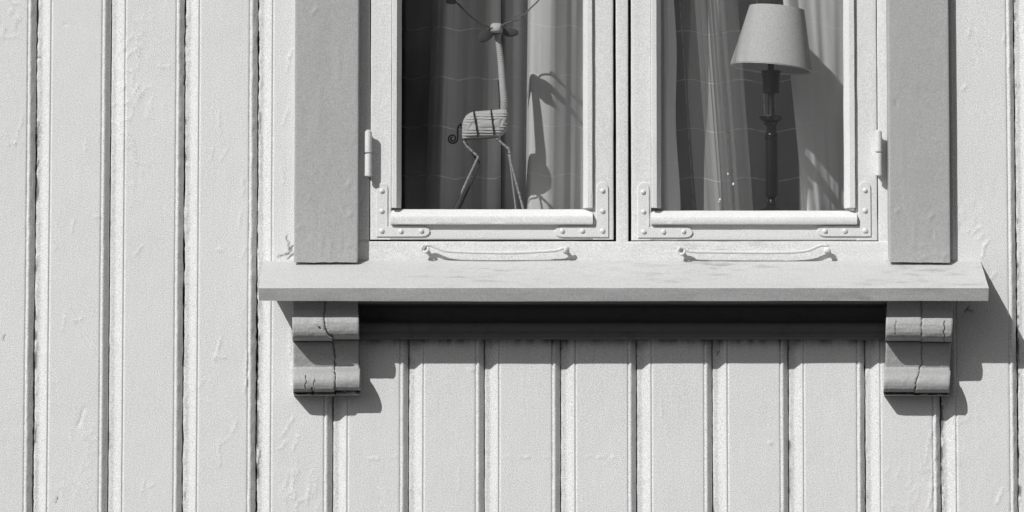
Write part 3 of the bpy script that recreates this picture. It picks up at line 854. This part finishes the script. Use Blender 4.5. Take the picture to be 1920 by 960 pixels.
curtain('curtain', 'grey curtain with the sunlit fold carrying the deer shadow', M_CURT_B, 941, 1262,
        [(941, 0.355), (948, 0.340), (962, 0.325), (972, 0.330), (984, 0.345), (988, 0.335), (991, 0.270), (996, 0.261), (1012, .259), (1030, .263), (1038, .268), (1050, .281), (1060, .291), (1068, .302), (1078, .311), (1090, .326), (1100, .333), (1130, 0.300), (1180, .310), (1220, .295), (1262, .305)],
        lean=lambda p, py: np.clip((p - 941) / 50, 0, 1) * (200 - py) * 0.012, seed=3, blur=3.5)
curtain('curtain', 'dark open-weave checked curtain behind the lamp', M_CURT_R, 1180, 1680,
        [(1180, .40), (1260, .40), (1300, .392), (1330, .398), (1360, .385), (1395, .398), (1440, .392), (1500, .388), (1560, .40), (1680, .40)],
        lean=lambda p, py: (py - 200) * 0.06, wav=0.008, seed=4)
zz = [1286, 1330, 1312, 1340, 1322, 1350, 1330, 1356, 1336, 1362, 1342, 1368, 1348, 1376, 1356, 1388, 1398]
curtain('curtain', 'thin white voile strip gathered between the pane edge and the lamp', M_SHEER, None, None,
        [(p, .078 + .010 * (k % 2) + 0.008 * (k % 3)) for k, p in enumerate(zz)],
        lean=lambda p, py: (py - 160) * 0.07, wav=0.006, seed=6, cols=340, thick=0)
curtain('curtain', 'narrow pale curtain edge down the left side of the lamp pane', M_CURT_E, 1170, 1268,
        [(1170, .07), (1225, .06), (1240, .052), (1250, .047), (1258, .052), (1268, .07)], lean=lambda p, py: np.clip((p - 1240) / 28, 0, 1) * ((py - 150) * 0.022 + 2.5 * np.sin(py * 0.021)), wav=0.004, seed=9)
curtain('curtain', 'pale curtain hanging to the right of the lamp', M_CURT_P, 1492, 1700,
        [(1492, .242), (1504, .247), (1514, .262), (1526, .272), (1534, .284), (1548, .296), (1556, .308), (1568, .318), (1580, .334), (1600, .345), (1640, .34), (1700, .345)],
        lean=lambda p, py: np.clip((1580 - p) / 60, 0, 1) * (py - 200) * 0.09, seed=7)
rail = thing('curtain_rail', 'dark round rail carrying the curtains above the panes', 'curtain rail', (0, 0.33, PZ(-622, .33)))
obj('rail', *tube([(PX(560), 0.33, PZ(-622, .33)), (PX(1720), 0.33, PZ(-622, .33))], 0.012, 12), M_BLACK, rail)

# ------------------------------------------------------------------ deer figure
DY = 0.165
deer = thing('deer_figurine', 'woven rope deer on thin wrapped legs standing inside the left pane', 'figurine', P3(915, 402, DY))
st = [(865.5, 233, 262, 7), (868, 226, 263, 11), (874, 216.5, 262.5, 15), (881, 211.5, 261, 17), (888, 209, 260, 18.5), (900, 208, 259, 19.5), (912, 207.3, 258.8, 20), (924, 206.3, 258.5, 20), (936, 205, 258, 19.5),
      (944, 204.5, 252, 18), (949.5, 205.5, 246, 15), (952.5, 210, 238, 10), (953.8, 217, 230, 5)]
def loft(stations, depth, nring=64, rows=11.5, per=6):
    V = []; Fc = []
    S_ = np.array(stations, float); m = (len(S_) - 1) * per + 1
    ti = np.linspace(0, len(S_) - 1, m)
    C = [np.interp(ti, range(len(S_)), S_[:, c]) for c in range(4)]
    for j in range(m):
        px, t, b, hw = (C[c][j] for c in range(4))
        for k in range(nring):
            a = 2 * math.pi * k / nring
            ca_, sa_ = math.cos(a), math.sin(a)
            sx = math.copysign(abs(ca_) ** 0.7, ca_); sz = math.copysign(abs(sa_) ** 0.6, sa_)
            py = (t + b) / 2 - sz * (b - t) / 2
            u = (py - 204) / 60 * rows
            rg = 2.7 * abs(math.sin(math.pi * u + 0.12 * math.sin(px * 0.17)))
            e = (hw + rg) * sx
            x, z = P(px, py, depth + e * 0.001)
            V.append((x, depth + e * 0.001, z))
    for j in range(m - 1):
        for k in range(nring):
            k2 = (k + 1) % nring
            Fc.append((j * nring + k, (j + 1) * nring + k, (j + 1) * nring + k2, j * nring + k2))
    Fc.append(tuple(range(nring))); Fc.append(tuple((m - 1) * nring + k for k in range(nring))[::-1])
    return V, Fc
body = obj('body', *loft(st, DY, nring=96), M_ROPE, deer, smooth=50)
def band(top, bot):
    pts = []
    for k in range(14):
        t = k / 13
        px = top[0] + (bot[0] - top[0]) * t + 0.35 * math.sin(k * 1.9); py = top[1] + (bot[1] - top[1]) * t
        fr = 1 - abs(2 * t - 1) ** 5
        pts.append(P3(px, py, DY - (0.007 + 0.0165 * fr)))
    return tube(pts, 0.0017, 6)
obj('dark_band', *band((888, 208), (896.5, 258)), M_WIRE, body)
obj('dark_band', *band((920.5, 206), (927, 257)), M_WIRE, body)
obj('belly_wire', *tube(spline([P3(864, 233, DY), P3(866.5, 250, DY - .006), P3(868.5, 263, DY - .004), P3(880, 261, DY - .017), P3(900, 260, DY - .018), P3(922, 258.5, DY - .019), P3(927, 256, DY - .018)], 4), 0.0013, 6), M_WIRE, body)
# neck: ringed cord, slightly curved
npts = spline([P3(944.5, 209, DY), P3(945, 190, DY), P3(942.5, 160, DY), P3(939.5, 120, DY), P3(936, 90, DY), P3(931.5, 64, DY)], 24)
nr = [(0.0082 - 0.0028 * i / len(npts)) + 0.0007 * math.sin(i * 2.1) for i in range(len(npts))]
obj('neck', *tube(npts, nr, 16), M_ROPE, deer, smooth=70)
obj('neck_wire', *tube([P3(936.5, 204, DY - .004), P3(936, 180, DY - .003), P3(934, 150, DY - .003)], 0.0012, 6), M_WIRE, deer)
hd_c = P3(931, 54, DY - 0.012)
head = obj('head', *join(blob(hd_c, (0.0122, 0.022, 0.0102), 20, 14, 0.6), blob(hd_c + Vector((0.001, -0.016, -0.003)), (0.0085, 0.012, 0.007), 16, 10, 0.6)), M_ROPE, deer)
def ring3(c, rx, ry, rz, n=24, tilt=0.15):
    return [Vector((c.x + rx * math.cos(t), c.y + ry * math.sin(t), c.z + rz * math.sin(t) + tilt * rx * math.cos(t))) for t in [2 * math.pi * k / n for k in range(n + 1)]]
obj('head_band', *join(tube(ring3(hd_c + Vector((0, 0, 0.0005)), 0.0134, 0.0228, 0.001), 0.0021, 6), tube(ring3(hd_c + Vector((0, 0.002, -0.0095)), 0.0095, 0.014, 0.001), 0.0022, 6)), M_WIRE, head)
def leaf(pts_mid, halfw, nrm_tilt, ridges=8, seed=0):
    """pointed leaf-shaped ear wound with cord: outline lofted along its midrib"""
    V = []; Fc = []; mid = spline(pts_mid, 8); m = len(mid); n = 10
    for i, p in enumerate(mid):
        t = i / (m - 1)
        d = (mid[min(i + 1, m - 1)] - mid[max(i - 1, 0)]).normalized()
        side = Vector((-d.z, 0, d.x)).normalized()
        w = halfw * (math.sin(math.pi * min(1, 0.10 + 0.86 * t)) ** 0.6)
        rg = 1 + 0.10 * math.sin(t * ridges * 2 * math.pi)
        for k in range(n):
            a = 2 * math.pi * k / n
            V.append(p + side * w * math.cos(a) * rg + Vector((0, 1, 0)) * 0.0028 * math.sin(a) * rg)
    for i in range(m - 1):
        for k in range(n):
            k2 = (k + 1) % n; Fc.append((i * n + k, i * n + k2, (i + 1) * n + k2, (i + 1) * n + k))
    Fc.append(tuple(range(n))[::-1]); Fc.append(tuple((m - 1) * n + k for k in range(n)))
    return V, Fc
tag(obj('ear', *leaf([P3(921, 59, DY), P3(911, 66, DY - .006), P3(898, 76, DY - .008)], 0.0115, 0), M_ROPED, deer), 'dark left ear')
obj('ear', *leaf([P3(944, 55, DY), P3(955, 61, DY - .004), P3(972, 61, DY - .006)], 0.0088, 0), M_ROPED, deer)
def spiral(px, py, r0, r1, turns, a0, dpt, n=36, sgn=1):
    pts = []
    for k in range(n + 1):
        t = k / n; a = a0 + sgn * turns * 2 * math.pi * t; r = r0 + (r1 - r0) * t
        pts.append(P3(px + r * math.cos(a), py - r * math.sin(a), dpt))
    return pts
al = obj('antler', *join(tube(spline([P3(921, 54, DY), P3(912, 48.5, DY), P3(900, 43.5, DY), P3(880, 28, DY), P3(862, 11, DY), P3(850, -4, DY), P3(842, -30, DY)], 6), 0.0014, 7),
                         tube(spline([P3(888, 35, DY - .004), P3(872, 20, DY - .004), P3(858, 6, DY - .004), P3(846, 2, DY - .004)], 5), 0.0012, 7),
                         tube(spiral(838, -34, 6, 1.5, 1.4, 0, DY), 0.0012, 6)), M_WIRE, deer)
obj('antler_leaf', *leaf([P3(855, 4, DY - .004), P3(846, 2, DY - .006), P3(836, 4, DY - .006)], 0.006, 0, 5), M_ROPED, al)
ar = obj('antler', *join(tube(spline([P3(940, 52, DY), P3(944, 46, DY), P3(951, 42.5, DY), P3(962, 40, DY), P3(972, 37, DY), P3(982, 30, DY), P3(994, 16, DY), P3(1011, -1, DY), P3(1022, -24, DY)], 6), 0.0015, 7),
                         tube(spiral(963, 35, 5, 1.2, 1.5, -1.2, DY - .002), 0.0011, 6), tube(spiral(977, 28.5, 4.5, 1.2, 1.4, -0.6, DY - .002), 0.0011, 6),
                         tube(spiral(1024, -28, 6, 1.5, 1.4, 3.1, DY), 0.0012, 6)), plain('grey_wire', 0.12, 0.5), deer)
def leg(pts, r, name='leg', mat=None):
    L = []; R = []
    base = [Vector(p) for p in pts]
    k = 0
    for a, b in zip(base[:-1], base[1:]):
        n = max(4, int((b - a).length / 0.0022))
        for i in range(n):
            L.append(a + (b - a) * i / n); R.append(r * (1.0 + (0.34 if (k % 4) == 0 else 0.0) - 0.15 * ((k % 4) == 1) + 0.12 * random.uniform(-1, 1))); k += 1
    L.append(base[-1]); R.append(r)
    obj(name, *tube(L, R, 9), mat or M_BAMB, deer, smooth=50)
leg([P3(868, 262, DY - .010), P3(875, 274, DY - .010), P3(896.5, 294.5, DY - .010), P3(846, 403, DY - .010)], 0.0024)
tag(obj('leg', *tube([P3(869, 262, DY + .010), P3(880, 278, DY + .012), P3(898.5, 305, DY + .012), P3(897, 314, DY + .012), P3(856, 403, DY + .012)], 0.0022, 8), M_ROPED, deer), 'dark far hind leg')
leg([P3(926, 255, DY - .010), P3(936, 264, DY - .010), P3(954.5, 280, DY - .010), P3(957.8, 304, DY - .010), P3(984, 403, DY - .010)], 0.0024)
leg([P3(930, 256, DY + .010), P3(952, 284, DY + .012), P3(957, 309, DY + .012), P3(968.5, 403, DY + .012)], 0.0016)
tl = [P3(865, 232, DY), P3(860, 237, DY), P3(858, 246, DY), P3(858.3, 256, DY), P3(858, 262, DY)]
obj('tail', *tube(spline(tl, 5) + spiral(848.5, 260, 9.6, 2.2, 1.75, -0.1, DY, 44, sgn=-1), 0.0017, 7), M_WIRE, deer)

# ------------------------------------------------------------------ table lamp
LY = 0.165
lamp = thing('table_lamp', 'dark bronze candlestick lamp with pale tapered shade inside the right pane', 'lamp', P3(1446, 403, LY))
lc = P(1446.5, 300, LY)[0]
def lz(py): return PZ(py, LY)
def R_(px): return px * 0.001 * (DIST + LY) / DIST
stp = [(0.0, 404), (46, 404), (48, 400), (40, 396), (22, 393), (13, 390), (9.5, 385.5), (10, 382), (8, 379), (6.8, 375), (8.5, 371.5), (11.8, 368)]
foot = obj('foot', *lathe([(R_(r), lz(p)) for r, p in stp], (lc, LY), 40), M_BRASS, lamp)
colp = [(11.8, 368), (12.0, 362), (11.9, 300), (11.9, 263)]
def fluted(prof, c, n=72, fl=12, amp=0.03):
    V, Fc = lathe(prof, c, n)
    out = []
    for i, v in enumerate(V):
        k = i % n; s = 1 - amp * (0.5 + 0.5 * math.cos(2 * math.pi * k / n * fl)) ** 3
        out.append(Vector((c[0] + (v.x - c[0]) * s, c[1] + (v.y - c[1]) * s, v.z)))
    return out, Fc
obj('column', *fluted([(R_(r), lz(p)) for r, p in colp], (lc, LY)), M_BRASS, lamp, smooth=50)
rngp = [(11.5, 263), (13, 261.5), (13.2, 259), (12, 257.5), (13, 256), (13.2, 252.5), (11.8, 250.5), (12.5, 249), (11, 247)]
obj('ring_collar', *lathe([(R_(r), lz(p)) for r, p in rngp], (lc, LY), 36), M_BRASS, lamp)
panp = [(10, 247), (10.2, 238), (12, 234), (15, 231.5), (12, 229), (20, 225), (24, 220), (23.5, 218.8), (18, 220.5), (6, 222)]
obj('drip_pan', *lathe([(R_(r), lz(p)) for r, p in panp], (lc, LY), 36), M_BRASS, lamp)
obj('stem', *lathe([(R_(r), lz(p)) for r, p in [(7, 222), (6.6, 218), (6.4, 176), (7.5, 173)]], (lc, LY), 24), M_BLACK, lamp)
obj('socket', *lathe([(R_(r), lz(p)) for r, p in [(0, 174), (15.5, 173.5), (16.2, 171), (16.6, 150), (17.6, 140), (18.8, 135), (19, 133), (6, 132.5), (6, 100)]], (lc, LY), 32), M_BLACK, lamp)
pivot = Vector((lc, LY, lz(128)))
shp = [(77, 127.5), (76.6, 128.3), (51.3, 14.5), (51.7, 14.2)]
sh_prof = [(76.4, 127.6), (77.2, 127.4)]
for k in range(1, 13): sh_prof.append((77.2 + (52 - 77.2) * k / 13, 127.4 + (15 - 127.4) * k / 13))
sh_prof += [(52, 15), (51.2, 15)]
for k in range(1, 13): sh_prof.append((51.2 + (76.4 - 51.2) * k / 13, 15 + (127.6 - 15) * k / 13))
sh_prof.append((76.4, 127.6))
shade = obj('lamp_shade', *lathe([(R_(r), lz(p)) for r, p in sh_prof], (lc, LY), 64, (pivot, math.radians(5.8))), M_SHADE, lamp, smooth=50)
rim = [(76.2, 126), (76.2, 129), (75.2, 129), (75.2, 126), (76.2, 126)]
obj('shade_rim', *lathe([(R_(r), lz(p)) for r, p in rim], (lc, LY), 64, (pivot, math.radians(5.8))), M_RIM, shade)
sp_ = [pivot + Vector((R_(66) * math.cos(a), R_(66) * math.sin(a), 0.02)) for a in (0.5, 2.6, 4.7)]
obj('shade_carrier', *join(*[tube([pivot + Vector((0, 0, 0.025)), p], 0.0012, 6) for p in sp_]), M_WIRE, lamp)
